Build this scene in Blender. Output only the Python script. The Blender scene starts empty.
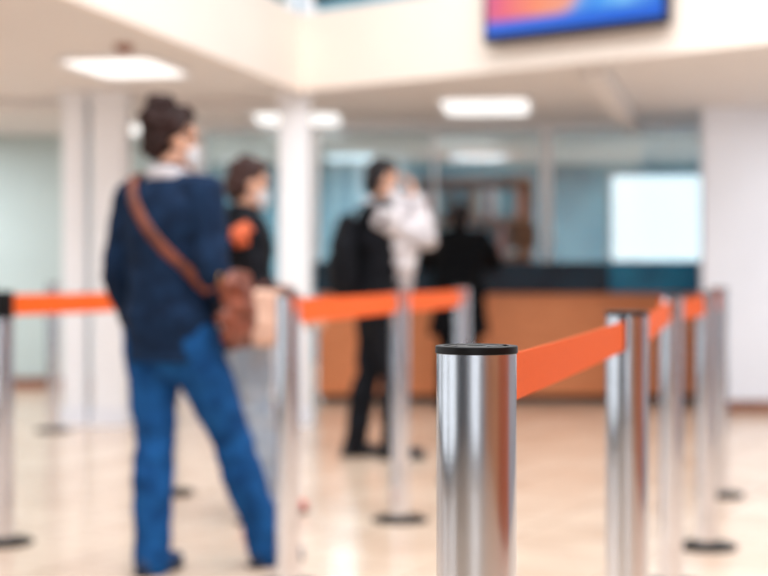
import bpy, bmesh, math, random
from math import sin, cos, pi, radians, sqrt
from mathutils import Vector, Matrix, noise
from mathutils.bvhtree import BVHTree
random.seed(7)
scene = bpy.context.scene
try:
    scene.view_settings.view_transform = 'Standard'
except Exception:
    pass
COL = scene.collection
F = 1493.0
CAMZ = 1.08
def WX(px, d): return (px-384)*d/F
def WZ(py, d): return CAMZ+(272-py)*d/F

# ---------------------------------------------------------------- materials
def lin(c):
    out = []
    for v in c:
        v = v/255.0
        out.append(v/12.92 if v <= 0.04045 else ((v+0.055)/1.055)**2.4)
    return tuple(out)+(1.0,)
MATS = {}
def mat(name, rgb, rough=0.6, metal=0.0, var=0.0, scale=8.0, rgb2=None, bump=0.0, emit=None, estr=0.0, aniso=0.0, coat=0.0, spec=0.5):
    if name in MATS: return MATS[name]
    m = bpy.data.materials.new(name); m.use_nodes = True
    nt = m.node_tree; b = nt.nodes['Principled BSDF']
    b.inputs['Roughness'].default_value = rough
    b.inputs['Metallic'].default_value = metal
    b.inputs['Specular IOR Level'].default_value = spec
    if aniso:
        b.inputs['Anisotropic'].default_value = aniso
        tg = nt.nodes.new('ShaderNodeTangent'); tg.direction_type = 'RADIAL'; tg.axis = 'Z'
        nt.links.new(tg.outputs[0], b.inputs['Tangent'])
    if coat: b.inputs['Coat Weight'].default_value = coat
    tc = nt.nodes.new('ShaderNodeTexCoord')
    nz = nt.nodes.new('ShaderNodeTexNoise'); nz.inputs['Scale'].default_value = scale
    nz.inputs['Detail'].default_value = 4
    nt.links.new(tc.outputs['Object'], nz.inputs['Vector'])
    rp = nt.nodes.new('ShaderNodeValToRGB')
    c1 = lin(rgb)
    c2 = lin(rgb2) if rgb2 else tuple(min(1, v*(1-var)) for v in c1[:3])+(1,)
    rp.color_ramp.elements[0].position = 0.35; rp.color_ramp.elements[0].color = c2
    rp.color_ramp.elements[1].position = 0.65; rp.color_ramp.elements[1].color = c1
    nt.links.new(nz.outputs['Fac'], rp.inputs['Fac'])
    nt.links.new(rp.outputs['Color'], b.inputs['Base Color'])
    if bump:
        bp = nt.nodes.new('ShaderNodeBump'); bp.inputs['Strength'].default_value = bump
        bp.inputs['Distance'].default_value = 0.01
        nt.links.new(nz.outputs['Fac'], bp.inputs['Height'])
        nt.links.new(bp.outputs['Normal'], b.inputs['Normal'])
    if emit:
        b.inputs['Emission Color'].default_value = lin(emit)
        b.inputs['Emission Strength'].default_value = estr
    MATS[name] = m
    return m

M_wall = mat('wall_paint', (236,240,250), 0.7, var=0.03, scale=2)
M_wallgreen = mat('wall_green', (196,213,214), 0.7, var=0.04, scale=2)
M_fascia = mat('fascia_paint', (246,234,224), 0.6, var=0.03, scale=2)
M_ceil = mat('ceiling_paint', (226,222,220), 0.75, var=0.03, scale=2)
M_white = mat('white_paint', (245,247,252), 0.5, var=0.03, scale=3)
M_dwall = mat('slate_wall_paint', (44,52,66), 0.7, var=0.06, scale=2)  # dark tone picked for contrast in the steel post's reflections
M_mwall = mat('grey_wall_paint', (138,142,150), 0.7, var=0.05, scale=2)
M_base = mat('baseboard_wood', (150,100,80), 0.4, var=0.2)
M_office = mat('office_wall', (142,188,204), 0.6, rgb2=(108,154,172), scale=1.2)
M_steel = mat('brushed_steel', (234,236,242), 0.17, 1.0, var=0.03, scale=30, aniso=0.975)
M_black = mat('black_plastic', (12,13,16), 0.38, var=0.2, scale=40, spec=0.3)
M_iron = mat('black_base', (12,14,19), 0.55, var=0.2, scale=30, spec=0.2)
M_belt = mat('orange_webbing', (250,104,30), 0.65, var=0.05, scale=120, bump=0.1, spec=.3)
M_counter = mat('counter_stone', (20,58,78), 0.2, rgb2=(11,34,50), scale=3)
M_counter2 = mat('teal_counter_stone', (34,132,172), 0.2, rgb2=(22,100,136), scale=3)
M_alu = mat('grey_alu', (200,205,205), 0.4, 0.3, var=0.05)
M_dframe = mat('dark_window_frame', (30,34,42), 0.4, 0.3, var=0.1)
M_skin = mat('skin', (222,170,142), 0.5, var=0.08, scale=12)
M_eye = mat('eye', (40,30,25), 0.2, var=0.1)
M_hair = mat('dark_hair', (56,31,28), 0.6, rgb2=(24,14,14), scale=40, bump=0.5, spec=.25)
M_hair2 = mat('brown_hair', (72,42,36), 0.55, rgb2=(36,21,20), scale=60, bump=0.5, spec=.3)
M_hair3 = mat('black_hair', (30,24,28), 0.55, rgb2=(14,12,16), scale=60, bump=0.5, spec=.3)
M_denim = mat('navy_denim', (20,44,74), 0.9, rgb2=(10,28,52), scale=20, bump=0.4, spec=.2)
M_jeans = mat('blue_jeans', (24,84,144), 0.9, rgb2=(12,60,112), scale=16, bump=0.4, spec=.2)
M_ljeans = mat('pale_jeans', (166,176,188), 0.85, rgb2=(138,152,168), scale=12, bump=0.3)
M_bcloth = mat('black_cloth', (20,22,29), 0.9, rgb2=(11,12,17), scale=9, bump=0.3, spec=.2)
M_bcoat = mat('black_coat', (9,11,16), 0.9, rgb2=(5,6,10), scale=9, bump=0.3, spec=.15)
M_wcloth = mat('light_cloth', (214,208,210), 0.85, rgb2=(180,174,178), scale=9, bump=0.3)
M_leather = mat('brown_leather', (142,74,50), 0.5, rgb2=(92,46,34), scale=14, bump=0.2)
M_beige = mat('beige_canvas', (224,186,164), 0.8, rgb2=(200,158,138), scale=12, bump=0.2)
M_mask = mat('mask_white', (238,240,244), 0.8, var=0.05, scale=30)
M_shoe = mat('dark_shoe', (40,42,52), 0.6, var=0.2)
M_nshoe = mat('blue_shoe', (24,56,98), 0.7, var=0.2)
M_rshoe = mat('red_shoe', (224,82,56), 0.6, var=0.2)
M_scarf = mat('orange_patch', (230,112,66), 0.85, rgb2=(190,86,56), scale=20)
M_brass = mat('brass', (200,160,90), 0.3, 1.0, var=0.1)
M_diff = mat('lamp_diffuser', (255,255,255), 0.5, emit=(250,252,252), estr=1.05)
M_diffs = mat('fill_lamp_diffuser', (255,255,255), 0.5, emit=(250,252,255), estr=1.5)  # glow for the added fill fixtures that stay out of view
M_diff2 = mat('office_reflection_diffuser', (255,255,255), 0.5, emit=(232,246,255), estr=1.0)  # glow for office panels that stand in for reflections on the glass
M_panel = mat('lit_white_panel', (255,255,255), 0.5, emit=(255,252,252), estr=1.6)
M_monitor = mat('monitor_glow', (60,80,90), 0.3, emit=(120,150,165), estr=0.4, var=0.3, scale=5)

def floor_mat():
    m = bpy.data.materials.new('floor_tiles'); m.use_nodes = True
    nt = m.node_tree; b = nt.nodes['Principled BSDF']
    tc = nt.nodes.new('ShaderNodeTexCoord')
    mp = nt.nodes.new('ShaderNodeMapping'); mp.inputs['Rotation'].default_value = (0,0,radians(28))
    br = nt.nodes.new('ShaderNodeTexBrick'); br.offset = 0.0
    br.inputs['Scale'].default_value = 1.0
    br.inputs['Brick Width'].default_value = 0.6; br.inputs['Row Height'].default_value = 0.6
    br.inputs['Mortar Size'].default_value = 0.007
    br.inputs['Color1'].default_value = lin((233,211,190))
    br.inputs['Color2'].default_value = lin((226,202,180))
    br.inputs['Mortar'].default_value = lin((188,162,140))
    nz = nt.nodes.new('ShaderNodeTexNoise'); nz.inputs['Scale'].default_value = 2.2; nz.inputs['Detail'].default_value = 6
    mx = nt.nodes.new('ShaderNodeMixRGB'); mx.blend_type = 'MULTIPLY'; mx.inputs['Fac'].default_value = 0.36
    rp = nt.nodes.new('ShaderNodeValToRGB')
    rp.color_ramp.elements[0].color = lin((208,186,172)); rp.color_ramp.elements[1].color = (1,1,1,1)
    rp.color_ramp.elements[0].position = 0.35; rp.color_ramp.elements[1].position = 0.62
    nt.links.new(tc.outputs['Object'], mp.inputs['Vector'])
    nt.links.new(mp.outputs['Vector'], br.inputs['Vector'])
    nt.links.new(mp.outputs['Vector'], nz.inputs['Vector'])
    nt.links.new(nz.outputs['Fac'], rp.inputs['Fac'])
    nt.links.new(br.outputs['Color'], mx.inputs['Color1'])
    nt.links.new(rp.outputs['Color'], mx.inputs['Color2'])
    nt.links.new(mx.outputs['Color'], b.inputs['Base Color'])
    b.inputs['Roughness'].default_value = 0.18
    return m
M_floor = floor_mat()

def wood_mat(name, c1, c2, rough=0.4, sc=(6,6,0.6)):
    m = bpy.data.materials.new(name); m.use_nodes = True
    nt = m.node_tree; b = nt.nodes['Principled BSDF']
    tc = nt.nodes.new('ShaderNodeTexCoord')
    mp = nt.nodes.new('ShaderNodeMapping'); mp.inputs['Scale'].default_value = sc
    nz = nt.nodes.new('ShaderNodeTexNoise'); nz.inputs['Scale'].default_value = 3; nz.inputs['Detail'].default_value = 8
    rp = nt.nodes.new('ShaderNodeValToRGB')
    rp.color_ramp.elements[0].position = .3; rp.color_ramp.elements[1].position = .7
    rp.color_ramp.elements[0].color = lin(c2); rp.color_ramp.elements[1].color = lin(c1)
    nt.links.new(tc.outputs['Object'], mp.inputs['Vector']); nt.links.new(mp.outputs['Vector'], nz.inputs['Vector'])
    nt.links.new(nz.outputs['Fac'], rp.inputs['Fac']); nt.links.new(rp.outputs['Color'], b.inputs['Base Color'])
    b.inputs['Roughness'].default_value = rough
    return m
M_wood = wood_mat('counter_wood', (228,146,98), (217,134,86), sc=(1,6,8))
M_wood2 = wood_mat('panel_wood', (170,82,42), (132,58,28))
M_wood4 = wood_mat('shelf_wood', (176,120,92), (156,102,78))
M_wood3 = wood_mat('light_panel_wood', (200,142,102), (184,124,86))

def glass_mat(name, tint, refl=0.2):
    m = bpy.data.materials.new(name); m.use_nodes = True
    nt = m.node_tree; nt.nodes.clear()
    o = nt.nodes.new('ShaderNodeOutputMaterial')
    t = nt.nodes.new('ShaderNodeBsdfTransparent'); t.inputs['Color'].default_value = lin(tint)
    g = nt.nodes.new('ShaderNodeBsdfGlossy'); g.inputs['Roughness'].default_value = 0.05
    fr = nt.nodes.new('ShaderNodeFresnel'); fr.inputs['IOR'].default_value = 1.5
    ad = nt.nodes.new('ShaderNodeMath'); ad.operation = 'ADD'; ad.inputs[1].default_value = refl
    mx = nt.nodes.new('ShaderNodeMixShader')
    nt.links.new(fr.outputs['Fac'], ad.inputs[0]); nt.links.new(ad.outputs[0], mx.inputs['Fac'])
    nt.links.new(t.outputs[0], mx.inputs[1]); nt.links.new(g.outputs[0], mx.inputs[2])
    nt.links.new(mx.outputs[0], o.inputs['Surface'])
    return m
M_glass = glass_mat('partition_glass', (234,246,250), 0.12)
M_rail = glass_mat('balustrade_glass', (205,226,218), 0.08)

def tv_mat():
    m = bpy.data.materials.new('tv_picture'); m.use_nodes = True
    nt = m.node_tree; b = nt.nodes['Principled BSDF']
    b.inputs['Base Color'].default_value = (0.01,0.01,0.02,1); b.inputs['Roughness'].default_value = 0.2
    tc = nt.nodes.new('ShaderNodeTexCoord'); sp = nt.nodes.new('ShaderNodeSeparateXYZ')
    nt.links.new(tc.outputs['Generated'], sp.inputs[0])
    nz = nt.nodes.new('ShaderNodeTexNoise'); nz.inputs['Scale'].default_value = 2.6
    nt.links.new(tc.outputs['Generated'], nz.inputs['Vector'])
    a = nt.nodes.new('ShaderNodeMath'); a.operation = 'MULTIPLY_ADD'; a.inputs[1].default_value = 0.35
    nt.links.new(nz.outputs['Fac'], a.inputs[0]); nt.links.new(sp.outputs['X'], a.inputs[2])
    s = nt.nodes.new('ShaderNodeMath'); s.operation = 'SUBTRACT'; s.inputs[1].default_value = 0.17
    nt.links.new(a.outputs[0], s.inputs[0])
    rp = nt.nodes.new('ShaderNodeValToRGB'); cr = rp.color_ramp
    cr.elements[0].position = 0.0; cr.elements[0].color = lin((215,95,140))
    cr.elements[1].position = 1.0; cr.elements[1].color = lin((30,115,225))
    for p, c in ((0.12,(240,105,125)),(0.3,(252,146,104)),(0.46,(244,160,130)),(0.56,(110,160,230)),(0.70,(50,145,238)),(0.84,(120,195,248))):
        e = cr.elements.new(p); e.color = lin(c)
    nt.links.new(s.outputs[0], rp.inputs['Fac'])
    r2 = nt.nodes.new('ShaderNodeValToRGB'); r2.color_ramp.elements[0].position = 0.10; r2.color_ramp.elements[1].position = 0.16
    r2.color_ramp.elements[0].color = (0,0,0,1)
    nt.links.new(sp.outputs['Z'], r2.inputs['Fac'])
    mx = nt.nodes.new('ShaderNodeMixRGB'); mx.inputs['Color1'].default_value = lin((14,100,220))
    nt.links.new(r2.outputs['Color'], mx.inputs['Fac']); nt.links.new(rp.outputs['Color'], mx.inputs['Color2'])
    nt.links.new(mx.outputs['Color'], b.inputs['Emission Color']); b.inputs['Emission Strength'].default_value = 1.0
    return m
M_tv = tv_mat()

# ---------------------------------------------------------------- mesh helpers
def finish(name, bm, m, parent=None, smooth=False, loc=(0,0,0)):
    me = bpy.data.meshes.new(name)
    bmesh.ops.recalc_face_normals(bm, faces=bm.faces)
    bm.to_mesh(me); bm.free()
    if m: me.materials.append(m)
    if smooth:
        for p in me.polygons: p.use_smooth = True
    o = bpy.data.objects.new(name, me); COL.objects.link(o)
    o.location = loc
    if parent: o.parent = parent
    return o
def addbox(bm, lo, hi, bev=0.0, M=None):
    lo = Vector(lo); hi = Vector(hi)
    r = bmesh.ops.create_cube(bm, size=1, matrix=Matrix.Translation((lo+hi)/2) @ Matrix.Diagonal((*(hi-lo), 1)))
    vs = r['verts']
    if bev:
        es = list({e for v in vs for e in v.link_edges})
        rr = bmesh.ops.bevel(bm, geom=es, offset=bev, segments=2, affect='EDGES', profile=0.5)
        vs = list({v for f in rr['faces'] for v in f.verts} | {v for v in vs if v.is_valid})
    if M is not None: bmesh.ops.transform(bm, matrix=M, verts=vs)
    return vs
def box(name, lo, hi, m, parent=None, bev=0.0, M=None, kind=None):
    bm = bmesh.new(); addbox(bm, lo, hi, bev, M)
    o = finish(name, bm, m, parent)
    if kind: o['kind'] = kind
    return o
def S(o, label=None, cat=None, group=None):
    if label: o['label'] = label
    if cat: o['category'] = cat
    if group: o['group'] = group
    return o
def empty(name, loc, label, cat, group=None, rot=0):
    e = bpy.data.objects.new(name, None); COL.objects.link(e); e.location = loc
    e.empty_display_size = 0.1; e.rotation_euler = (0,0,rot)
    return S(e, label, cat, group)
def lathe(bm, prof, n=48):
    rings = []
    for r, z in prof:
        if r < 1e-6: rings.append([bm.verts.new((0,0,z))])
        else: rings.append([bm.verts.new((r*cos(2*pi*i/n), r*sin(2*pi*i/n), z)) for i in range(n)])
    for a, b in zip(rings, rings[1:]):
        for i in range(n):
            j = (i+1) % n
            if len(a) == 1 and len(b) == 1: continue
            if len(a) == 1: bm.faces.new((a[0], b[i], b[j]))
            elif len(b) == 1: bm.faces.new((a[i], a[j], b[0]))
            else: bm.faces.new((a[i], a[j], b[j], b[i]))
def loft(bm, pts, rad, ref=(1,0,0), n=14, round_cap=True):
    pts = [Vector(p) for p in pts]; rad = [(r, r) if isinstance(r, (int, float)) else r for r in rad]
    ref = Vector(ref)
    tang = []
    for i in range(len(pts)):
        a = pts[max(0, i-1)]; b = pts[min(len(pts)-1, i+1)]
        tang.append((b-a).normalized())
    P = list(pts); R = list(rad); T = list(tang)
    if round_cap:
        for k, s in ((0.5, 0.86), (0.85, 0.5)):
            m0 = min(rad[0]); P.insert(0, pts[0]-tang[0]*m0*k); R.insert(0, (rad[0][0]*s, rad[0][1]*s)); T.insert(0, tang[0])
            m1 = min(rad[-1]); P.append(pts[-1]+tang[-1]*m1*k); R.append((rad[-1][0]*s, rad[-1][1]*s)); T.append(tang[-1])
    rings = []
    for p, r, t in zip(P, R, T):
        u = ref - t*ref.dot(t)
        if u.length < 1e-3: u = Vector((0,1,0)) - t*t.y
        u.normalize(); v = t.cross(u)
        rings.append([bm.verts.new(p+u*r[0]*cos(2*pi*i/n)+v*r[1]*sin(2*pi*i/n)) for i in range(n)])
    for a, b in zip(rings, rings[1:]):
        for i in range(n):
            j = (i+1) % n
            bm.faces.new((a[i], a[j], b[j], b[i]))
    bm.faces.new(rings[0][::-1]); bm.faces.new(rings[-1])
def ell(bm, M, c, r, seg=18):
    bmesh.ops.create_uvsphere(bm, u_segments=seg, v_segments=seg//2+2, radius=1.0,
        matrix=M @ Matrix.Translation(c) @ Matrix.Diagonal((r[0], r[1], r[2], 1)))
def remesh(name, bm, voxel, m, parent=None, it=4, wr=0.0, wsc=9.0, seed=0.0):
    bmesh.ops.recalc_face_normals(bm, faces=bm.faces)
    me = bpy.data.meshes.new(name); bm.to_mesh(me); bm.free()
    o = bpy.data.objects.new(name, me); COL.objects.link(o)
    md = o.modifiers.new('r', 'REMESH'); md.mode = 'VOXEL'; md.voxel_size = voxel
    sm = o.modifiers.new('s', 'SMOOTH'); sm.factor = 0.5; sm.iterations = it
    dg = bpy.context.evaluated_depsgraph_get(); dg.update()
    me2 = bpy.data.meshes.new_from_object(o.evaluated_get(dg))
    o.modifiers.clear(); o.data = me2; bpy.data.meshes.remove(me)
    me2.name = name
    me2.materials.clear(); me2.materials.append(m)
    if wr:
        off = Vector((seed, seed*2, seed*3))
        co = [(v.co + v.normal*wr*noise.noise(Vector((v.co.x*wsc, v.co.y*wsc, v.co.z*wsc*1.6))+off)) for v in me2.vertices]
        for v, c in zip(me2.vertices, co): v.co = c
    for p in me2.polygons: p.use_smooth = True
    if parent: o.parent = parent
    return o

# ---------------------------------------------------------------- room shell
ZC = 2.35; ZS = 2.86; ZT = 5.4
XL, XR, YB, YF = -6.0, 4.5, -5.0, 17.5
GY = 12.92   # glass partition plane
box('floor', (XL-.2, YB-.2, -0.1), (XR+.2, YF+.2, 0), M_floor, kind='structure')
A = Vector((-0.60, 10.40)); DL = Vector((-0.84, -3.43)); DR = Vector((2.72, -2.20))
PL = A + DL*((10.40-YB)/3.43); PR = A + DR*((XR+0.60)/2.72)
bm = bmesh.new()
poly = [(XL, YB), (PL.x, YB), (A.x, A.y), (XR, PR.y), (XR, YF), (XL, YF)]
f = bm.faces.new([bm.verts.new((x, y, ZC)) for x, y in poly])
r = bmesh.ops.extrude_face_region(bm, geom=[f])
bmesh.ops.translate(bm, vec=(0,0,ZS-ZC-0.01), verts=[v for v in r['geom'] if isinstance(v, bmesh.types.BMVert)])
o = finish('ceiling', bm, M_ceil); o['kind'] = 'structure'
def wallseg(name, p0, p1, z0, z1, th, m, side=1, kind='structure', bev=0):
    p0 = Vector(p0); p1 = Vector(p1); d = p1-p0; L = d.length; ang = math.atan2(d.y, d.x)
    M = Matrix.Translation((p0.x, p0.y, 0)) @ Matrix.Rotation(ang, 4, 'Z')
    lo = (0, 0 if side > 0 else -th, z0); hi = (L, th if side > 0 else 0, z1)
    return box(name, lo, hi, m, M=M, kind=kind, bev=bev)
wallseg('trim_1', PL, A, ZC-.02, ZS, .04, M_fascia, side=-1)
wallseg('trim_2', A, PR, ZC-.02, ZS, .04, M_fascia, side=-1)
box('wall_right', (2.46, 11.5, 0), (XR, 11.62, ZC), M_wall, kind='structure')
box('baseboard_right', (2.46, 11.48, 0), (XR, 11.5, 0.09), M_base, kind='structure')
box('wall_left_rear', (XL, 13.9, 0), (-1.75, 14.0, ZC), M_wallgreen, kind='structure')
box('baseboard_left_rear', (XL, 13.87, 0), (-1.75, 13.9, 0.1), M_base, kind='structure')
box('wall_office', (XL, YF, 0), (XR, YF+.1, ZT), M_office, kind='structure')
box('wall_partition_low', (-1.75, GY-.03, 0), (-0.62, GY+.09, 1.0), M_white, kind='structure')
box('wall_partition_side', (-1.75, GY+.09, 0), (-1.65, 13.9, ZC), M_white, kind='structure')
def window_wall(name, p0, p1, m, wins, z0=0.9, z1=4.6, mull=True):
    d = (Vector(p1)-Vector(p0)); L = d.length; ang = math.atan2(d.y, d.x)
    M = Matrix.Translation((p0[0], p0[1], 0)) @ Matrix.Rotation(ang, 4, 'Z')
    bm = bmesh.new()
    x = 0
    for a, b in wins:
        addbox(bm, (x, 0, 0), (a, .15, ZT), M=M)
        addbox(bm, (a, 0, 0), (b, .15, z0), M=M); addbox(bm, (a, 0, z1), (b, .15, ZT), M=M)
        x = b
    addbox(bm, (x, 0, 0), (L, .15, ZT), M=M)
    o = finish(name, bm, m); o['kind'] = 'structure'
    for i, (a, b) in enumerate(wins):
        bm = bmesh.new()
        addbox(bm, (a, .03, z0), (a+.06, .12, z1), M=M); addbox(bm, (b-.06, .03, z0), (b, .12, z1), M=M)
        addbox(bm, (a+.06, .03, z0), (b-.06, .12, z0+.06), M=M); addbox(bm, (a+.06, .03, z1-.06), (b-.06, .12, z1), M=M)
        mid = (a+b)/2
        if mull: addbox(bm, (mid-.10, .04, z0+.06), (mid+.10, .11, z1-.06), M=M)
        o = finish('added_window_%d' % (window_wall.n), bm, M_dframe); window_wall.n += 1
        o['kind'] = 'structure'
window_wall.n = 1
window_wall('wall_left', (XL, YB), (XL, YF), M_dwall, [(3.6, 6.4), (7.0, 9.6), (11.0, 13.5)], 0.05, 4.6)  # unseen windows and dark wall, placed to make bands in the post reflections
window_wall('wall_back', (XR, YB), (XL, YB), M_mwall, [(4.0, 6.6)], 0.05, 4.4)  # unseen window behind the camera, added as a bright reflection band
window_wall('wall_east', (XR, YF), (XR, YB), M_mwall, [(7.6, 9.0)], 0.3, 4.6, False)  # unseen opening added to let sky light in
box('reflection_door_1', (-5.2, YB+.01, 0), (-4.1, YB+.06, 2.3), M_dframe, kind='structure')  # unseen dark slab added as a dark band in the post reflections
box('reflection_trim_3', (XR-.06, -.9, 0), (XR-.01, 2.4, 3.6), M_wood2, kind='structure')  # unseen wood panel added for an orange-brown band in the post reflections
box('reflection_trim_7', (XR-.06, -4.9, 0), (XR-.01, -.9, 3.6), M_wood3, kind='structure')  # unseen paler wood, added for a tan reflection band
box('reflection_trim_8', (2.6, YB+.01, 0), (XR-.1, YB+.06, 3.6), M_wood3, kind='structure')  # continues the added tan reflection panel on the rear wall
wallseg('trim_4', (XL, 10.75), (-0.78, 11.0), 2.28, ZC, .16, M_ceil, side=1)
wallseg('trim_5', (1.22, 9.15), (2.05, GY-.25), 2.25, ZC, .14, M_ceil, side=-1)
box('trim_6', (-0.4, GY-.2, 2.315), (XR, GY-.05, ZC), M_white, kind='structure')
def balustrade(p0, p1, n, first):
    e = empty('balustrade', (p0.x, p0.y, ZS), 'glass balustrade with white posts on the upper floor edge', 'railing', 'upper floor balustrades')
    d = p1-p0; L = d.length; ang = math.atan2(d.y, d.x); e.rotation_euler = (0,0,ang)
    for i in range(n+1):
        x = L*i/n
        if i == 0: x += .05
        box('post', (x-.04, .02, 0), (x+.04, .10, 1.0), M_white, e)
    for i in range(n):
        box('glass_panel', (L*i/n+.1, .05, .08), (L*(i+1)/n-.06, .062, .92), M_rail, e)
    box('handrail', (0, .01, 1.0), (L, .11, 1.05), M_white, e)
balustrade(A, PR, 4, True)
balustrade(PL, A, 9, True)

# ---------------------------------------------------------------- columns
def column(x0, x1, y0, y1, label):
    e = empty('column', ((x0+x1)/2, (y0+y1)/2, 0), label, 'column')
    a = (x1-x0)/2; b = (y1-y0)/2
    box('shaft', (-a, -b, .12), (a, b, ZC-.1), M_white, e, bev=.012)
    box('plinth', (-a-.012, -b-.012, 0), (a+.012, b+.012, .12), M_wall, e, bev=.004)
    box('capital', (-a-.015, -b-.015, ZC-.1), (a+.015, b+.015, ZC-.001), M_white, e, bev=.006)
column(-0.738, -0.522, 10.46, 10.68, 'slim white square column beneath the upper floor corner')
column(-2.25, -2.09, 10.45, 10.65, 'white square column in a pair beside a wider one')
column(-2.04, -1.81, 10.42, 10.70, 'wider white square column in a pair')

# ---------------------------------------------------------------- ceiling lights
def light(x, y, w, l, rot, m, lab, zc=ZC, grp='recessed ceiling lights', watt=0, rnd=.10):
    e = empty('ceiling_light', (x, y, zc), lab, 'ceiling light', grp, rot)
    def outline(hw, hl, r, z, bm, n=6):
        vs = []
        for cx, cy, a0 in ((hw-r, hl-r, 0), (-hw+r, hl-r, 90), (-hw+r, -hl+r, 180), (hw-r, -hl+r, 270)):
            for k in range(n+1):
                a = radians(a0+90*k/n); vs.append(bm.verts.new((cx+r*cos(a), cy+r*sin(a), z)))
        return vs
    bm = bmesh.new()
    o0 = outline(w/2+.03, l/2+.03, rnd+.03, -.001, bm); o1 = outline(w/2+.03, l/2+.03, rnd+.03, -.025, bm)
    i1 = outline(w/2, l/2, rnd, -.025, bm); i0 = outline(w/2, l/2, rnd, -.001, bm)
    for A_, B_ in ((o0,o1),(o1,i1),(i1,i0),(i0,o0)):
        for i in range(len(A_)):
            j = (i+1) % len(A_); bm.faces.new((A_[i], A_[j], B_[j], B_[i]))
    finish('frame', bm, M_white, e)
    bm = bmesh.new(); a0 = outline(w/2, l/2, rnd, -.002, bm); a1 = outline(w/2, l/2, rnd, -.016, bm)
    bm.faces.new(a0); bm.faces.new(a1[::-1])
    for i in range(len(a0)):
        j = (i+1) % len(a0); bm.faces.new((a0[i], a0[j], a1[j], a1[i]))
    finish('diffuser', bm, m, e)
    if watt:  # area lamp added at fixtures that brighten the hall and office
        ld = bpy.data.lights.new('ceiling_fill_lamp', 'AREA'); ld.shape = 'RECTANGLE'; ld.size = w*.9; ld.size_y = l*.9; ld.energy = watt; ld.color = (.93,.97,1)
        lo = bpy.data.objects.new('ceiling_fill_lamp', ld); COL.objects.link(lo); lo.location = (x, y, zc-.03); lo.rotation_euler = (0,0,rot)
light(WX(127, 9.2), 9.18, .56, .80, radians(-12), M_diff, 'bright rectangular ceiling light near the white column pair')
light(WX(133, 13.1), 13.1, .22, 1.0, 0, M_diff, 'bright narrow ceiling light by the green wall', rnd=.06)
light(WX(298, 12.25), 12.25, .68, 1.0, 0, M_diff, 'bright rectangular ceiling light behind the slim column')
light(WX(486, 11.35), 11.35, .64, 1.1, radians(-6), M_diff, 'bright rectangular ceiling light in front of the service counter')
light(-3.9, 9.6, .6, 1.2, 0, M_diffs, 'added rectangular fill light over the hall side, out of view', watt=60)  # off-view fixture added to fill the left hall with light
light(-4.3, 12.4, .6, 1.2, 0, M_diffs, 'added rectangular fill light over the hall side, out of view', watt=60)  # second off-view fill fixture for the left hall
light(3.7, 9.9, .6, 1.2, 0, M_diffs, 'added rectangular fill light near the white wall, out of view', watt=40)  # off-view fixture added to brighten the counter front
light(WX(350, 16.3), 16.3, .5, .9, 0, M_diff2, 'office ceiling light standing in for a reflection in the glass', grp='added office ceiling lights', watt=22)  # white patch in place of a reflection on the partition glass
light(WX(478, 16.3), 16.3, .6, .9, 0, M_diff2, 'office ceiling light standing in for a reflection in the glass', grp='added office ceiling lights', watt=22)  # second panel in place of a soft glass reflection
light(3.7, 15.2, .8, 1.4, 0, M_diffs, 'office ceiling light standing in for a reflection in the glass', grp='added office ceiling lights', watt=130)  # hidden fixture added to brighten the office
light(-3.0, 15.6, .8, 1.4, 0, M_diffs, 'office ceiling light standing in for a reflection in the glass', grp='added office ceiling lights', watt=120)  # hidden fill fixture for the left end of the office
bm = bmesh.new(); lathe(bm, [(0,-.05),(.03,-.048),(.045,-.035),(.055,-.012),(.055,0),(0,0)], 24)
o = finish('smoke_detector', bm, M_base, smooth=True, loc=(WX(124, 8.35), 8.35, ZC)); S(o, 'small brown round detector on the ceiling', 'smoke detector')

# ---------------------------------------------------------------- counter
ctr = empty('service_counter', (1.2, 12.9, 0), 'orange wood bank counter with a dark stone top', 'counter')
def lc(lo, hi): return (lo[0]-1.2, lo[1]-12.9, lo[2]), (hi[0]-1.2, hi[1]-12.9, hi[2])
a, b = lc((-.52, 12.46, 0), (4.3, 13.3, .06)); box('plinth', a, b, M_black, ctr)
bm = bmesh.new()
x = -.55
while x < 4.3:
    a, b = lc((x, 12.4, .06), (min(x+1.196, 4.3), 13.3, .905)); addbox(bm, a, b, .003); x += 1.20
finish('front_panel', bm, M_wood, ctr)
a, b = lc((-.58, 12.34, .905), (1.86, 13.34, 1.165)); box('worktop', a, b, M_counter, ctr, bev=.01)
a, b = lc((1.865, 12.34, .905), (4.35, 13.34, 1.165)); o = box('worktop', a, b, M_counter2, ctr, bev=.01); o['label'] = 'brighter teal counter top section'

gp = empty('glass_partition', (1.2, GY, 1.17), 'tinted glass screen in white frames above the counter', 'glass partition')
def lg(x0, x1, z0, z1, y0=-.03, y1=.03): return (x0-1.2, y0, z0-1.17), (x1-1.2, y1, z1-1.17)
for x0, x1 in ((-1.62, -1.56), (-.62, -.56), (.42, .45), (1.36, 1.45), (2.9, 2.98), (4.42, 4.48)):
    a, b = lg(x0, x1, 1.001 if x0 < -.6 else 1.166, 2.34); box('mullion', a, b, M_white, gp)
a, b = lg(-1.62, 4.48, 2.30, 2.345, -.035, .035); box('top_rail', a, b, M_white, gp)
for x0, x1, z in ((-1.56, -.62, 1.0), (-.56, .42, 1.165), (.45, 1.36, 1.165), (1.45, 2.9, 1.165), (2.98, 4.42, 1.165)):
    a, b = lg(x0, x1, z+.002, 2.30, -.005, .005); box('glass_pane', a, b, M_glass, gp)

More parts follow.
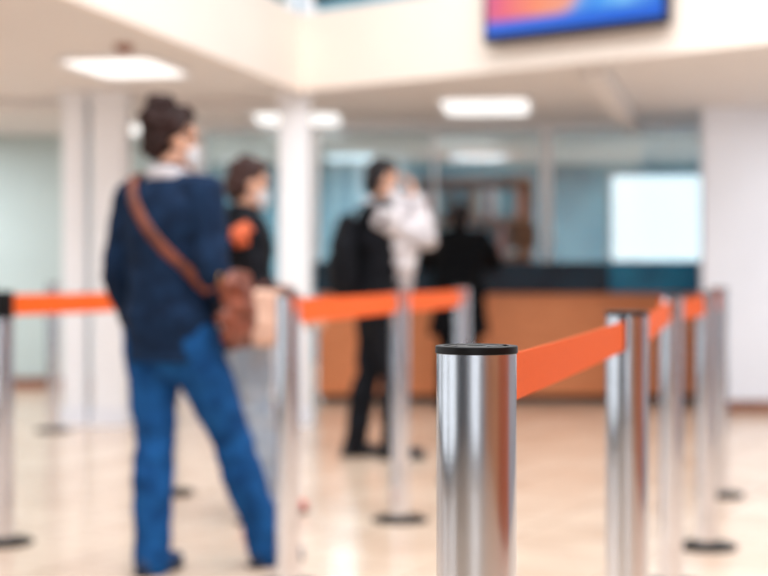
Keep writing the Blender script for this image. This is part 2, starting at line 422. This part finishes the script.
bk = empty('bookcase', (0.98, 16.2, 0), 'brown wooden office bookcase holding binders behind the glass', 'bookcase')
for s in (-.62, .60): box('side_panel', (s, -.15, 0), (s+.02, .17, 2.1), M_wood4, bk)
for z in (.05, .45, .85, 1.25, 1.65, 2.08): box('shelf', (-.60, -.15, z), (.60, .15, z+.02), M_wood4, bk)
box('back_panel', (-.60, .15, 0.05), (.60, .17, 2.1), M_wood4, bk)
bcol = [mat('binder_red', (200,124,108), .6, var=.1), mat('binder_tan', (214,180,160), .6, var=.1), mat('binder_teal', (110,156,170), .6, var=.1), mat('binder_white', (220,226,228), .6, var=.1)]
for zi, z in enumerate((.87, 1.27, 1.67)):
    x = -.58
    while x < .5:
        w = .065; h = random.choice((.28, .3, .32)); mi = random.choice((0,1,2,2,3))
        if random.random() < .12: x += .12; continue
        bm = bmesh.new(); addbox(bm, (0,-.12,0), (w-.006,.10,h), .006); addbox(bm, (.012,-.123,.12), (w-.018,-.119,.22))
        o = finish('binder', bm, bcol[mi], loc=(.98+x, 16.2, z)); S(o, '%s office binder standing on the bookcase' % ('dull red','tan','teal','white')[mi], 'binder', 'binders on the office bookcase')
        x += w+.002
def monitor(x, y, z, w, h, rot, m, lab):
    e = empty('monitor', (x, y, z), lab, 'monitor', None, rot)
    box('housing', (-w/2, -.02, .12), (w/2, .02, .12+h), M_black, e, bev=.006)
    box('screen', (-w/2+.015, -.024, .135), (w/2-.015, -.0205, .105+h), m, e)
    box('stand', (-.025, -.0, .012), (.025, .03, .2), M_black, e)
    box('foot', (-.11, -.08, 0), (.11, .08, .012), M_black, e, bev=.004)
monitor(WX(521, 13.12), 13.15, 1.166, .30, .22, radians(20), M_black, 'dark computer monitor on the service counter')
desk = empty('desk', (1.4, 14.6, 0), 'grey office desk behind the glass partition', 'desk')
box('top', (-1.1,-.35,.98), (1.1,.35,1.02), M_alu, desk, bev=.005)
for lx in (-1.05, 0, 1.02): box('leg', (lx,-.3,0), (lx+.05,.3,.98), M_alu, desk)
monitor(.85, 14.6, 1.02, .5, .32, radians(10), M_monitor, 'computer monitor on the office desk')
lp = empty('lit_display', (WX(659, 13.6), 13.6, 1.155), 'bright white rectangular lit display behind the counter glass', 'display')
w = .43
box('frame', (-w-.03, 0, .0), (w+.03, .05, .83), M_alu, lp, bev=.005)
box('screen', (-w, -.006, .03), (w, -.001, .80), M_panel, lp)
tb = empty('side_table', (WX(659, 13.6), 13.68, 0), 'grey cabinet supporting the lit display', 'cabinet')
box('body', (-.5,-.22,0), (.5,.22,1.13), M_alu, tb); box('top', (-.52,-.24,1.13), (.52,.24,1.154), M_alu, tb)

# ---------------------------------------------------------------- television on the fascia
dn = DR.normalized()
pc = A + DR*0.663 + Vector((dn.y, -dn.x))*0.13
ang = math.atan2(DR.y, DR.x)
tv = empty('television', (pc.x, pc.y, 2.482), 'wide flat television with colourful picture mounted on the fascia', 'television', None, ang)
box('housing', (-.635, -.025, 0), (.635, .025, .72), mat('tv_dark_frame', (10,18,40), .3, var=.2, spec=.3), tv, bev=.008)
box('screen', (-.608, -.03, .048), (.608, -.0255, .70), M_tv, tv)
box('bracket', (-.2, .025, .2), (.2, .09, .33), M_black, tv)

# ---------------------------------------------------------------- stanchions
POST_H = 1.005; R = .041
def splitsharp(bm, ang=25):
    bm.normal_update()
    es = [e for e in bm.edges if len(e.link_faces) == 2 and e.calc_face_angle(0) > radians(ang)]
    bmesh.ops.split_edges(bm, edges=es)
def meshof(bm, m):
    bmesh.ops.recalc_face_normals(bm, faces=bm.faces); splitsharp(bm)
    me = bpy.data.meshes.new('part'); bm.to_mesh(me); bm.free(); me.materials.append(m)
    for p in me.polygons: p.use_smooth = True
    return me
def post_meshes():
    bm = bmesh.new(); lathe(bm, [(0,.02),(R,.02),(R,.5),(R,.9970),(0,.9970)], 128); tube = meshof(bm, M_steel)
    bm = bmesh.new()
    lathe(bm, [(0,.9971),(R+.0006,.9968),(R+.0012,.9976),(R+.0012,1.0040),(R+.0006,1.0047),(R-.002,POST_H),(R-.007,1.0048),(R-.0075,1.0036),(R-.013,1.0036),(R-.0135,1.0046),(.010,1.0046),(.009,1.0036),(0,1.0036)], 96)
    cap = meshof(bm, M_black)
    bm = bmesh.new(); addbox(bm, (R-.016,-.004,1.0036), (R-.006,.004,1.0052), .0006); tab = meshof(bm, M_black)
    bm = bmesh.new()
    lathe(bm, [(0,0),(.118,0),(.122,.004),(.121,.010),(.110,.015),(.06,.021),(.052,.025),(.046,.027),(0,.027)], 64)
    base = meshof(bm, M_iron)
    bm = bmesh.new(); addbox(bm, (-.005, R-.006, .930), (.005, R+.002, .993), .001)
    slot = meshof(bm, M_black)
    bm = bmesh.new(); lathe(bm, [(0,.895),(R+.001,.895),(R+.0025,.897),(R+.0025,.994),(R+.001,.9965),(0,.9965)], 96); head = meshof(bm, M_black)
    return tube, cap, base, slot, tab, head
PM = post_meshes()
posts = {}
def part(nm, me, e, rot=0):
    o = bpy.data.objects.new(nm, me); COL.objects.link(o); o.parent = e; o.rotation_euler = (0,0,rot); return o
def stanchion(key, x, y, label, face=0.0):
    e = empty('queue_stanchion', (x, y, 0), label, 'stanchion', 'queue barrier stanchions')
    part('pole', PM[0], e); cp = part('cap', PM[1], e); part('base', PM[2], e); part('belt_slot', PM[3], e, face)
    if key in ('n', 'r2'):
        for k in range(4): part('cap_tab', PM[4], cp, face+k*pi/2+pi/4)
    if key == 'l1': part('belt_head', PM[5], e)
    posts[key] = (e, x, y)
def kpos(px, k): d = F/k; return (px-384)/k, d
def st(key, px, k, label, to=None):
    x, y = kpos(px, k)
    if to:
        tx, ty = kpos(*to); face = math.atan2(ty-y, tx-x)-pi/2
    else: face = 0
    stanchion(key, x, y, label, face)
def belt(k0, k1, sag=.003, hw=.042):
    e, x0, y0 = posts[k0]; _, x1, y1 = posts[k1]
    a = Vector((x0, y0, 0)); b = Vector((x1, y1, 0)); d = (b-a).normalized(); s = Vector((-d.y, d.x, 0))
    p0 = a+d*(R-.002); p1 = b-d*(R-.002)
    bm = bmesh.new(); n = 16; rows = []
    for i in range(n+1):
        t = i/n; c = p0.lerp(p1, t) - a; z = (.948 if hw > .03 else .9595) - sag*4*t*(1-t)
        rows.append([bm.verts.new(c+s*q*.0012+Vector((0,0,z+w))) for q, w in ((-1,-hw),(1,-hw),(1,hw),(-1,hw))])
    for r0, r1 in zip(rows, rows[1:]):
        for i in range(4):
            j = (i+1) % 4; bm.faces.new((r0[i], r0[j], r1[j], r1[i]))
    bm.faces.new(rows[0]); bm.faces.new(rows[-1][::-1])
    o = finish('belt', bm, M_belt, e); o['label'] = 'orange webbing belt'
    bm = bmesh.new(); addbox(bm, (-.005,-.008,.93), (.005,.004,.994), .002)
    o = finish('belt_clip', bm, M_black, e)
    o.location = p1-a-d*.002; o.rotation_euler = (0,0,math.atan2(d.y, d.x)-pi/2)
st('n', 476.5, 976, 'polished steel queue post with crisp black cap and orange belt', (627, 520))
st('r2', 627, 520, 'polished steel queue post with black cap between orange belts', (671, 292))
st('r3', 671, 292, 'polished steel queue post joining orange belts', (706, 255))
st('r4', 706, 255, 'polished steel queue post on a round black base', (719, 207))
st('r5', 719, 207, 'steel queue post on black base near the white wall')
st('m1', 288, 292, 'steel queue post beside the woman in denim', (400, 230))
st('m2', 400, 230, 'steel queue post on round black base between two belts', (462, 195))
st('m3', 462, 195, 'steel queue post at the end of the orange belt')
st('l1', 3, 251, 'steel queue post with black belt head on a round base', (175, 205))
st('l2', 53, 147, 'steel queue post standing beside the white columns')
st('l3', 170, 205, 'steel queue post hidden beyond the woman in denim')
belt('n', 'r2', .002, .0275); belt('r2', 'r3', hw=.034); belt('r3', 'r4', hw=.036); belt('r4', 'r5')
belt('m1', 'm2'); belt('m2', 'm3'); belt('l1', 'l3')

# ---------------------------------------------------------------- people
TORSO = [(.80,.13,.10),(.88,.158,.115),(.95,.162,.118),(1.06,.132,.10),(1.18,.145,.108),(1.30,.168,.112),(1.37,.160,.098),(1.415,.118,.080),(1.45,.066,.060)]
def hand(bm, w, d, n, side, curl=0.5, s=1.0):
    d = Vector(d).normalized(); n = Vector(n); n = (n-d*n.dot(d)).normalized(); t = d.cross(n)*side
    w = Vector(w)
    loft(bm, [w-d*.03, w+d*.02*s, w+d*.055*s, w+d*.088*s], [(.024,.018),(.032,.016),(.040,.015),(.038,.012)], ref=t, n=12)
    for i, (o, L) in enumerate(((.029,.070),(.010,.080),(-.010,.074),(-.028,.058))):
        p = w+d*.075*s+t*o; pts = [p]; dd = d.copy(); a = 0
        for k, fr in enumerate((.35, .40, .30, .25)):
            if k: a += curl*(.75+.08*i)
            dd = d*cos(a)+n*sin(a)
            p = p+dd*L*fr; pts.append(p)
        loft(bm, pts, [.0092,.0090,.0084,.0078,.0066], ref=t, n=10)
    b = w+d*.025+t*.022; d1 = (d*.6+t*.7+n*.25).normalized(); d2 = (d*.85+t*.25+n*.45).normalized()
    loft(bm, [b, b+d1*.035, b+d1*.035+d2*.03, b+d1*.035+d2*.03+(d2*.8+n*.3).normalized()*.024], [.014,.0115,.010,.008], ref=n, n=10)

def person(loc, yaw, H, label, P):
    s = H/1.72
    lean = P.get('lean', 0); piv = Vector((0,0,.92))
    ML = Matrix.Translation(piv) @ Matrix.Rotation(-lean, 4, 'X') @ Matrix.Translation(-piv)
    Rz = Matrix.Rotation(-yaw, 3, 'Z')
    SC = Matrix.Diagonal((s,s,s,1))
    def toloc(wx, wy, z):
        v = Rz @ Vector((wx-loc[0], wy-loc[1], 0)); return Vector((v.x/s, v.y/s, z/s))
    ank = {}
    for sd, key in ((-1, 'L'), (1, 'R')):
        if 'foot'+key in P: ank[sd] = toloc(*P['foot'+key], .085*s)
        else: ank[sd] = Vector((sd*.10, P.get('stride', 0)*sd-.03, .085))
    hip = {sd: Vector((sd*.086, 0, .88)) for sd in (-1, 1)}
    knee = {sd: (hip[sd]*.48+ank[sd]*.52)+Vector((0,.025,0)) for sd in (-1, 1)}
    sx = P.get('shx', .170)
    sh = {sd: ML @ Vector((sd*sx, 0, 1.375)) for sd in (-1, 1)}
    elb = {-1: Vector(P['elbL']), 1: Vector(P['elbR'])}; wri = {-1: Vector(P['wriL']), 1: Vector(P['wriR'])}
    hc = ML @ Vector((0, .025, 1.60))
    MH = Matrix.Translation(hc) @ Matrix.Rotation(P.get('hyaw', 0), 4, 'Z') @ Matrix.Rotation(P.get('hpitch', 0)-lean*.5, 4, 'X')
    def torso(bm, e, z0, z1=9, hemr=0.0, flat=False):
        rows = [(z, a, b) for z, a, b in TORSO if z0-1e-6 <= z <= z1]
        if z0 < .8: rows = [(z0, .160+hemr, .118+hemr)] + [(z, max(a, .150) if z < 1.0 else a, b) for z, a, b in rows]
        pts = []; rr = []
        for z, a, b in rows:
            p = Vector((0,0,z)); p = ML @ p if z > .92 else p
            pts.append(p); rr.append((a+e, b+e))
        loft(bm, pts, rr, n=24, round_cap=not flat)
    def leg(bm, sd, e, e2, full=True):
        h, k, a = hip[sd], knee[sd], ank[sd]
        m1 = h.lerp(k, .35); c = k.lerp(a, .3)+Vector((0,-.012,0))
        end = a if full else a+Vector((0,0,-.045))
        loft(bm, [h, m1, h.lerp(k, .8), k, c, k.lerp(a, .75), end], [.086+e, .080+e, .060+e, .054+e, .055+(e+e2)/2, .042+e2, .036+e2*1.15], n=18)
    def arm(bm, sd, e, stop=1.0):
        S_, E_, W_ = sh[sd], elb[sd], wri[sd]; We = E_.lerp(W_, stop)
        loft(bm, [S_.lerp(E_, -.05), S_.lerp(E_, .3), S_.lerp(E_, .85), E_, E_.lerp(W_, .25), E_.lerp(We, .7), We],
             [.050+e*1.1, .046+e, .040+e, .038+e, .039+e, .032+e, .026+e], n=16)
    bm = bmesh.new()
    torso(bm, 0, .80)
    loft(bm, [ML @ Vector((0,-.005,1.41)), ML @ Vector((0,.0,1.47)), ML @ Vector((0,.012,1.54))], [.056,.050,.052], n=16)
    for sd in (-1, 1):
        leg(bm, sd, 0, 0); arm(bm, sd, 0)
        loft(bm, [ML @ Vector((sd*.05,0,1.41)), ML @ Vector((sd*.13,0,1.395)), sh[sd]], [.045,.05,.048], n=14)
        ft = ank[sd]; fd = Vector((sd*.12, 1, 0)).normalized()
        loft(bm, [ft+Vector((0,0,.02)), ft+Vector((0,0,-.045))-fd*.02, ], [.036,.034], n=12)
        loft(bm, [ft+Vector((0,0,-.045))-fd*.04, ft+Vector((0,0,-.045))+fd*.05, ft+Vector((0,0,-.055))+fd*.15], [.030,.033,.022], n=12)
        d = (wri[sd]-elb[sd]).normalized()
        hn = P.get('palmL' if sd < 0 else 'palmR', (-sd, 0, 0))
        hd = P.get('hdirL' if sd < 0 else 'hdirR', d)
        hand(bm, wri[sd], hd, hn, P.get('tsideL' if sd < 0 else 'tsideR', -sd), P.get('curl', .45))
    ell(bm, MH, (0,-.012,.030), (.076,.094,.088)); ell(bm, MH, (0,.018,-.03), (.060,.068,.082))
    ell(bm, MH, (0,.060,-.090), (.026,.024,.020)); ell(bm, MH, (0,.070,.030), (.050,.022,.014))
    ell(bm, MH, (0,.092,-.018), (.013,.018,.012)); ell(bm, MH, (0,.084,.004), (.009,.014,.026))
    ell(bm, MH, (0,.082,-.052), (.022,.010,.005)); ell(bm, MH, (0,.080,-.062), (.020,.010,.006))
    for sd in (-1, 1): ell(bm, MH, (sd*.078,-.008,-.008), (.009,.020,.032), 14)
    bm.transform(SC)
    body = remesh('person', bm, .0058, M_skin, it=2)
    body.location = (loc[0], loc[1], 0); body.rotation_euler = (0,0,yaw)
    S(body, label, 'person')
    for sd in (-1, 1):
        bm = bmesh.new(); ell(bm, MH, (sd*.030,.076,.010), (.013,.012,.009), 14); bm.transform(SC)
        finish('eye', bm, M_eye, body, True)
    if P.get('mask', True):
        bm = bmesh.new(); nu, nv = 16, 8; g = []
        for j in range(nv+1):
            t = j/nv; row = []
            for i in range(nu+1):
                u = radians(-75+150*i/nu)
                z = -.112+.112*t*(1-.25*abs(sin(u)))+.03*abs(sin(u))*(1-t)
                row.append(bm.verts.new(MH @ Vector((.072*sin(u), .012+(.086+.014*sin(pi*t)*cos(u))*cos(u), z))))
            g.append(row)
        for j in range(nv):
            for i in range(nu): bm.faces.new((g[j][i], g[j][i+1], g[j+1][i+1], g[j+1][i]))
        bmesh.ops.solidify(bm, geom=list(bm.faces), thickness=.003)
        for sd in (-1, 1):
            for zz, z2 in ((-.015, .03), (-.075, -.04)):
                loft(bm, [MH @ Vector((sd*.068,.03,zz)), MH @ Vector((sd*.079,0,(zz+z2)/2)), MH @ Vector((sd*.084,-.02,z2))], [.0018]*3, n=6)
        bm.transform(SC); finish('face_mask', bm, M_mask, body, True)
    bm = bmesh.new()
    for c, r_ in P['hair']: ell(bm, MH, c, r_)
    bm.transform(SC); remesh('hair', bm, .006, P['hairm'], body, it=2, wr=.016, wsc=34, seed=H)
    bm = bmesh.new(); torso(bm, .016, .80, 1.0)
    for sd in (-1, 1): leg(bm, sd, P.get('lege', .016), P.get('flare', .028), False)
    bm.transform(SC); remesh('trousers', bm, .009, P['trm'], body, it=2, wr=P.get('twr', .014), wsc=11, seed=H*3)
    e = P.get('tope', .022)
    def shoulder(bm, sd):
        loft(bm, [ML @ Vector((sd*.05,0,1.41)), ML @ Vector((sd*.13,0,1.395)), sh[sd]], [.05+e*.6,.052+e*.8,.05+e], n=14)
    bm = bmesh.new(); torso(bm, e, P.get('hem', .78), 9, P.get('hemr', 0), True)
    loft(bm, [ML @ Vector((0,0,1.38)), ML @ Vector((0,0,1.45))], [(.10,.08),(.07+e*.4,.065+e*.4)], n=20)
    for sd in (-1, 1):
        shoulder(bm, sd)
        if 'sleevem' not in P: arm(bm, sd, e*.85, .95)
    bm.transform(SC); top = remesh(P['topname'], bm, .009, P['topm'], body, it=3, wr=P.get('wr', .018), wsc=8, seed=H*5)
    if 'sleevem' in P:
        for sd in (-1, 1):
            bm = bmesh.new(); arm(bm, sd, e*.75, .95); bm.transform(SC)
            remesh('sleeve', bm, .009, P['sleevem'], body, it=3, wr=.02, wsc=12, seed=H*7)
    bm = bmesh.new()
    n = 24; rg = []
    for (r1, r2, z, yo) in ((.082,.076,1.425,.0),(.070,.072,1.485,-.004),(.076,.078,1.487,-.004),(.092,.086,1.425,0)):
        rg.append([bm.verts.new(ML @ Vector((r1*cos(2*pi*i/n), yo+r2*sin(2*pi*i/n), z-.014*sin(2*pi*i/n)))) for i in range(n)])
    for q in range(4):
        A_, B_ = rg[q], rg[(q+1) % 4]
        for i in range(n):
            j = (i+1) % n; bm.faces.new((A_[i], A_[j], B_[j], B_[i]))
    bm.transform(SC); finish('collar', bm, P.get('collarm', P['topm']), body, True)
    for sd in (-1, 1):
        bm = bmesh.new(); d = (wri[sd]-elb[sd]).normalized(); c = elb[sd].lerp(wri[sd], .93)
        loft(bm, [c-d*.02, c+d*.02], [.034+e*.6]*2, n=20, round_cap=False)
        bm.transform(SC); finish('cuff', bm, P.get('sleevem', P['topm']), body, True)
    for sd in (-1, 1):
        ft = ank[sd]; fd = Vector((sd*.12, 1, 0)).normalized(); q = Vector((0,0,-.045)); rt = fd.cross(Vector((0,0,1)))
        bm = bmesh.new()
        loft(bm, [ft+q-fd*.045, ft+q+fd*.04, ft+q*1.1+fd*.11, ft+q*1.15+fd*.165], [(.038,.040),(.044,.042),(.046,.034),(.034,.026)], ref=rt, n=16)
        loft(bm, [ft+Vector((0,0,-.04)), ft+Vector((0,0,.01))], [.042,.040], n=16)
        for v in bm.verts:
            if v.co.z < .004: v.co.z = .004
        bm.transform(SC); shoe = remesh('shoe', bm, .007, P['shoem'], body, it=2)
        bm = bmesh.new()
        c0 = [(-.085,.026),(-.07,.036),(0,.042),(.08,.049),(.15,.046),(.185,.026)]
        lo = []; hi = []
        outl = [(y, w) for y, w in c0]+[(y, -w) for y, w in reversed(c0)]
        for y, w in outl:
            p = Vector((ft.x, ft.y, 0))+fd*y+rt*w
            lo.append(bm.verts.new((p.x, p.y, 0))); hi.append(bm.verts.new((p.x, p.y, .016)))
        bm.faces.new(lo); bm.faces.new(hi[::-1])
        for i in range(len(lo)):
            j = (i+1) % len(lo); bm.faces.new((lo[i], lo[j], hi[j], hi[i]))
        bm.transform(SC); sl = finish('sole', bm, M_shoe if P['shoem'] is not M_shoe else M_black, shoe)
    return body, top, MH, s

HSHORT = [((0,-.026,.046), (.086,.088,.088)), ((0,-.06,-.01), (.076,.054,.08)), ((0,.03,.10), (.06,.045,.028))]
HBUN = [((0,-.030,.048), (.094,.097,.087)), ((0,-.065,-.005), (.080,.056,.080)), ((0,.03,.10), (.06,.045,.028)),
        ((.0,-.055,.128), (.066,.054,.038)), ((.046,-.045,.132), (.030,.030,.024)), ((-.048,-.060,.124), (.034,.032,.028)), ((.01,-.11,.07), (.05,.035,.04)), ((.01,-.05,.150), (.030,.028,.018)), ((-.075,-.05,.07), (.03,.03,.04))]
HBOB = [((0,-.024,.046), (.090,.092,.090)), ((0,-.055,-.01), (.082,.060,.085)), ((0,.03,.10), (.06,.045,.028))]

y1 = radians(-30)
p1, top1, MH1, s1 = person((-.785, 5.45), y1, 1.68, 'woman in dark denim jacket and blue jeans, hair tied up', dict(
    hair=HBUN, hairm=M_hair, trm=M_jeans, topm=M_denim, topname='denim_jacket', hem=.775, tope=.028, shx=.174, hemr=.0, wr=.013, twr=.008, hyaw=radians(-30), hpitch=radians(-4),
    collarm=M_wcloth, shoem=M_nshoe, flare=.030, lege=.021, footL=(-.83, 5.34), footR=(-.43, 5.50),
    elbL=(-.230,-.02,1.09), wriL=(-.235,.12,.87), elbR=(.215,-.03,1.10), wriR=(.20,.17,.99)))
def bvh(o):
    me = o.data
    return BVHTree.FromPolygons([v.co.copy() for v in me.vertices], [tuple(p.vertices) for p in me.polygons])
T1 = bvh(top1)
bag = empty('shoulder_bag', (p1.location.x, p1.location.y, 0), 'brown leather crossbody bag at the hip of the woman in denim', 'bag', None, y1)
def ribbon(bm, pts, w, t, nrmf):
    rows = []
    for i, p in enumerate(pts):
        a = pts[max(0, i-1)]; b = pts[min(len(pts)-1, i+1)]; tg = (b-a).normalized(); n = nrmf[i]; n = (n-tg*n.dot(tg)).normalized()
        sv = tg.cross(n)
        rows.append([bm.verts.new(p+sv*q*w/2+n*r*t/2) for q, r in ((-1,-1),(1,-1),(1,1),(-1,1))])
    for r0, r1 in zip(rows, rows[1:]):
        for i in range(4):
            j = (i+1) % 4; bm.faces.new((r0[i], r0[j], r1[j], r1[i]))
    bm.faces.new(rows[0]); bm.faces.new(rows[-1][::-1])
def strap_side(T, xa, za, xb, zb, sgn, n=26):
    pts = []; ns = []
    for i in range(n+1):
        t = i/n; x = xa+(xb-xa)*t; z = za+(zb-za)*t
        h = T.ray_cast(Vector((x, sgn*1.0, z)), Vector((0, -sgn, 0)))
        if h[0] is None: continue
        pts.append(Vector((x, h[0].y+sgn*.008, z))); ns.append(Vector((0, sgn, 0)))
    return pts, ns
backp, backn = strap_side(T1, -.115, 1.40, .19, 1.02, -1)
frontp, frontn = strap_side(T1, -.115, 1.40, .19, 1.02, 1)
hs = T1.ray_cast(Vector((-.115, -.02, 2.0)), Vector((0,0,-1)))
topz = hs[0].z if hs[0] is not None else 1.45
def smooth(ps, k=3):
    for _ in range(k): ps = [ps[0]]+[(ps[i-1]+ps[i]*2+ps[i+1])/4 for i in range(1, len(ps)-1)]+[ps[-1]]
    return ps
full = smooth(backp[::-1])+[Vector((-.117,-.045,topz+.004)), Vector((-.117,0,topz+.010)), Vector((-.117,.045,topz+.004))]+smooth(frontp)
nn = backn[::-1]+[Vector((0,-.7,.7)), Vector((0,0,1)), Vector((0,.7,.7))]+frontn
BX = Vector((.268, .05, 0)); BZ = .055
full = [Vector((BX.x, -.04, 1.0+BZ))]+full+[Vector((BX.x, .12, 1.0+BZ))]
nn = [Vector((1,-1,0))]+nn+[Vector((1,1,0))]
bm = bmesh.new(); ribbon(bm, full, .042, .005, nn); finish('strap', bm, M_leather, bag, True)
def bl(pts): return [(BX.x+x, BX.y+y, z+BZ) for x, y, z in pts]
bm = bmesh.new()
loft(bm, bl([(0,.02,.765), (.006,.012,.81), (.004,.005,.88), (-.002,0,.96), (-.005,0,1.01)]), [(.018,.060),(.036,.096),(.038,.104),(.026,.082),(.018,.066)], ref=(1,0,0), n=24)
remesh('bag_body', bm, .007, M_leather, bag, it=2, wr=.030, wsc=13)
bm = bmesh.new()
loft(bm, bl([(.018,0,.90), (.014,0,.95), (.006,0,1.015)]), [(.028,.086),(.025,.080),(.018,.066)], ref=(1,0,0), n=20)
remesh('flap', bm, .007, M_leather, bag, it=2, wr=.012, wsc=13)
for yy in (-.04, .12):
    bm = bmesh.new()
    n = 16
    loft(bm, [(BX.x, yy+.018*cos(2*pi*i/n), BZ+1.0+.018*sin(2*pi*i/n)) for i in range(n)]+[(BX.x, yy+.018, BZ+1.0)], [.003]*(n+1), n=6, round_cap=False)
    finish('buckle_ring', bm, M_brass, bag, True)

y2 = radians(-68)
p2, top2, MH2, s2 = person((-.615, 6.55), y2, 1.575, 'person in black top and pale jeans wearing a face mask', dict(
    hair=HBOB, hairm=M_hair2, trm=M_ljeans, topm=M_bcloth, topname='black_top', hem=.80, tope=.026, hpitch=radians(-10), shoem=M_rshoe, footL=(-.50, 6.66), footR=(-.555, 6.42), flare=.022,
    elbL=(-.24,.05,1.10), wriL=(-.16,.26,1.02), elbR=(.24,.02,1.10), wriR=(.22,.22,1.00)))
bm = bmesh.new()
ell(bm, Matrix.Identity(4), (.175,-.065,1.235), (.050,.045,.050)); ell(bm, Matrix.Identity(4), (.165,-.03,1.262), (.048,.045,.036))
remesh('shoulder_patch', bm, .008, M_scarf, p2, it=2, wr=.02, wsc=20)
tote = empty('tote_bag', (p2.location.x, p2.location.y, 0), 'beige canvas bag carried at the side of the person in black', 'bag', None, y2)
bm = bmesh.new(); loft(bm, [(.30,.02,.80), (.30,.02,.88), (.30,.02,.98)], [(.035,.095),(.042,.10),(.03,.085)], ref=(1,0,0), n=20)
remesh('bag_body', bm, .008, M_beige, tote, it=2, wr=.016, wsc=12)
bm = bmesh.new(); loft(bm, [(.29,-.04,.98), (.28,.0,1.03), (.235,.16,1.00), (.28,.10,1.02), (.29,.10,.98)], [.008]*5, n=8)
finish('handle', bm, M_leather, tote, True)

y3 = radians(-74)
p3, top3, MH3, s3 = person((-.03, 8.7), y3, 1.73, 'person with dark vest over white sleeves raising a hand', dict(
    hair=HSHORT, hairm=M_hair3, trm=M_bcloth, topm=M_bcloth, sleevem=M_wcloth, topname='dark_vest', hem=.80, tope=.036, hpitch=radians(-6), shoem=M_shoe, stride=.09, collarm=M_wcloth,
    elbL=(-.22,.25,1.27), wriL=(-.08,.22,1.50), elbR=(.19,.23,1.25), wriR=(.10,.19,1.49), palmL=(0,-1,0), palmR=(0,-1,0), curl=.4))
bm = bmesh.new()
loft(bm, [(.06,.10,1.02), (.07,.115,1.2), (.08,.115,1.33), (.06,.09,1.45)], [(.12,.080),(.15,.10),(.15,.11),(.11,.09)], n=22)
remesh('shirt_front', bm, .009, M_wcloth, p3, it=3, wr=.035, wsc=12)
bp = empty('backpack', (p3.location.x, p3.location.y, 0), 'black backpack worn by the person with white sleeves', 'backpack', None, y3)
bm = bmesh.new(); loft(bm, [(0,-.205,.96), (0,-.215,1.06), (0,-.215,1.25), (0,-.195,1.38)], [(.15,.055),(.165,.068),(.16,.065),(.12,.045)], n=22)
remesh('pack_body', bm, .009, M_bcloth, bp, it=3, wr=.015, wsc=10)
bm = bmesh.new(); loft(bm, [(0,-.270,1.0), (0,-.278,1.08), (0,-.274,1.16)], [(.11,.026),(.12,.028),(.11,.026)], n=18)
remesh('front_pocket', bm, .008, M_bcloth, bp, it=2)
T3 = bvh(top3)
for sd in (-1, 1):
    x = sd*.105; fp, fn = strap_side(T3, x, 1.38, x*1.25, 1.02, 1, 16)
    hh = T3.ray_cast(Vector((x, 0, 2.0)), Vector((0,0,-1))); tz = hh[0].z if hh[0] is not None else 1.46
    pts = [Vector((x,-.16,1.36)), Vector((x,-.10,tz-.02)), Vector((x,0,tz+.008)), Vector((x,.06,tz-.02))]+fp+[Vector((sd*.19,.02,.99)), Vector((sd*.15,-.15,.98))]
    ns = [Vector((0,-1,.3)), Vector((0,-.5,1)), Vector((0,0,1)), Vector((0,.7,.7))]+fn+[Vector((sd,.3,0)), Vector((sd,-.3,0))]
    bm = bmesh.new(); ribbon(bm, pts, .05, .01, ns); finish('strap', bm, M_bcloth, bp, True)

p4, top4, MH4, s4 = person((.585, 11.66), radians(-4), 1.69, 'person in long black coat leaning on the service counter', dict(
    hair=HSHORT, hairm=M_hair3, trm=M_bcoat, topm=M_bcoat, topname='black_coat', hem=.60, hemr=.03, tope=.058, lean=radians(27), hpitch=radians(-8), shoem=M_shoe,
    elbL=(-.26,.44,1.19), wriL=(-.15,.70,1.22), elbR=(.26,.44,1.19), wriR=(.15,.70,1.22), palmL=(0,0,-1), palmR=(0,0,-1), curl=.10, stride=.05))

# ---------------------------------------------------------------- lighting
w = bpy.data.worlds.new('World'); scene.world = w; w.use_nodes = True
nt = w.node_tree; bg = nt.nodes['Background']
bg.inputs['Color'].default_value = (0.93, 0.97, 1.0, 1); bg.inputs['Strength'].default_value = 1.45
def area(name, loc, sx, sy, power, rot=(0,0,0), col=(1,.985,.98)):
    l = bpy.data.lights.new(name, 'AREA'); l.shape = 'RECTANGLE'; l.size = sx; l.size_y = sy; l.energy = power; l.color = col
    o = bpy.data.objects.new(name, l); COL.objects.link(o); o.location = loc; o.rotation_euler = rot
    return o
area('hall_fill_light', (.8, 4.5, 5.3), 4.5, 6, 405, rot=(radians(18),0,0))  # invented overhead fill, tilted towards the counter; no such lamp is seen

# ---------------------------------------------------------------- camera
cam = bpy.data.cameras.new('camera'); co = bpy.data.objects.new('camera', cam); COL.objects.link(co)
co.location = (0,0,CAMZ); co.rotation_euler = (radians(90),0,0)
cam.lens = 70; cam.sensor_width = 36; cam.sensor_fit = 'HORIZONTAL'
cam.shift_y = -16/768
cam.clip_start = .05
cam.dof.use_dof = True; cam.dof.focus_distance = 1.50; cam.dof.aperture_fstop = 3.6
scene.camera = co
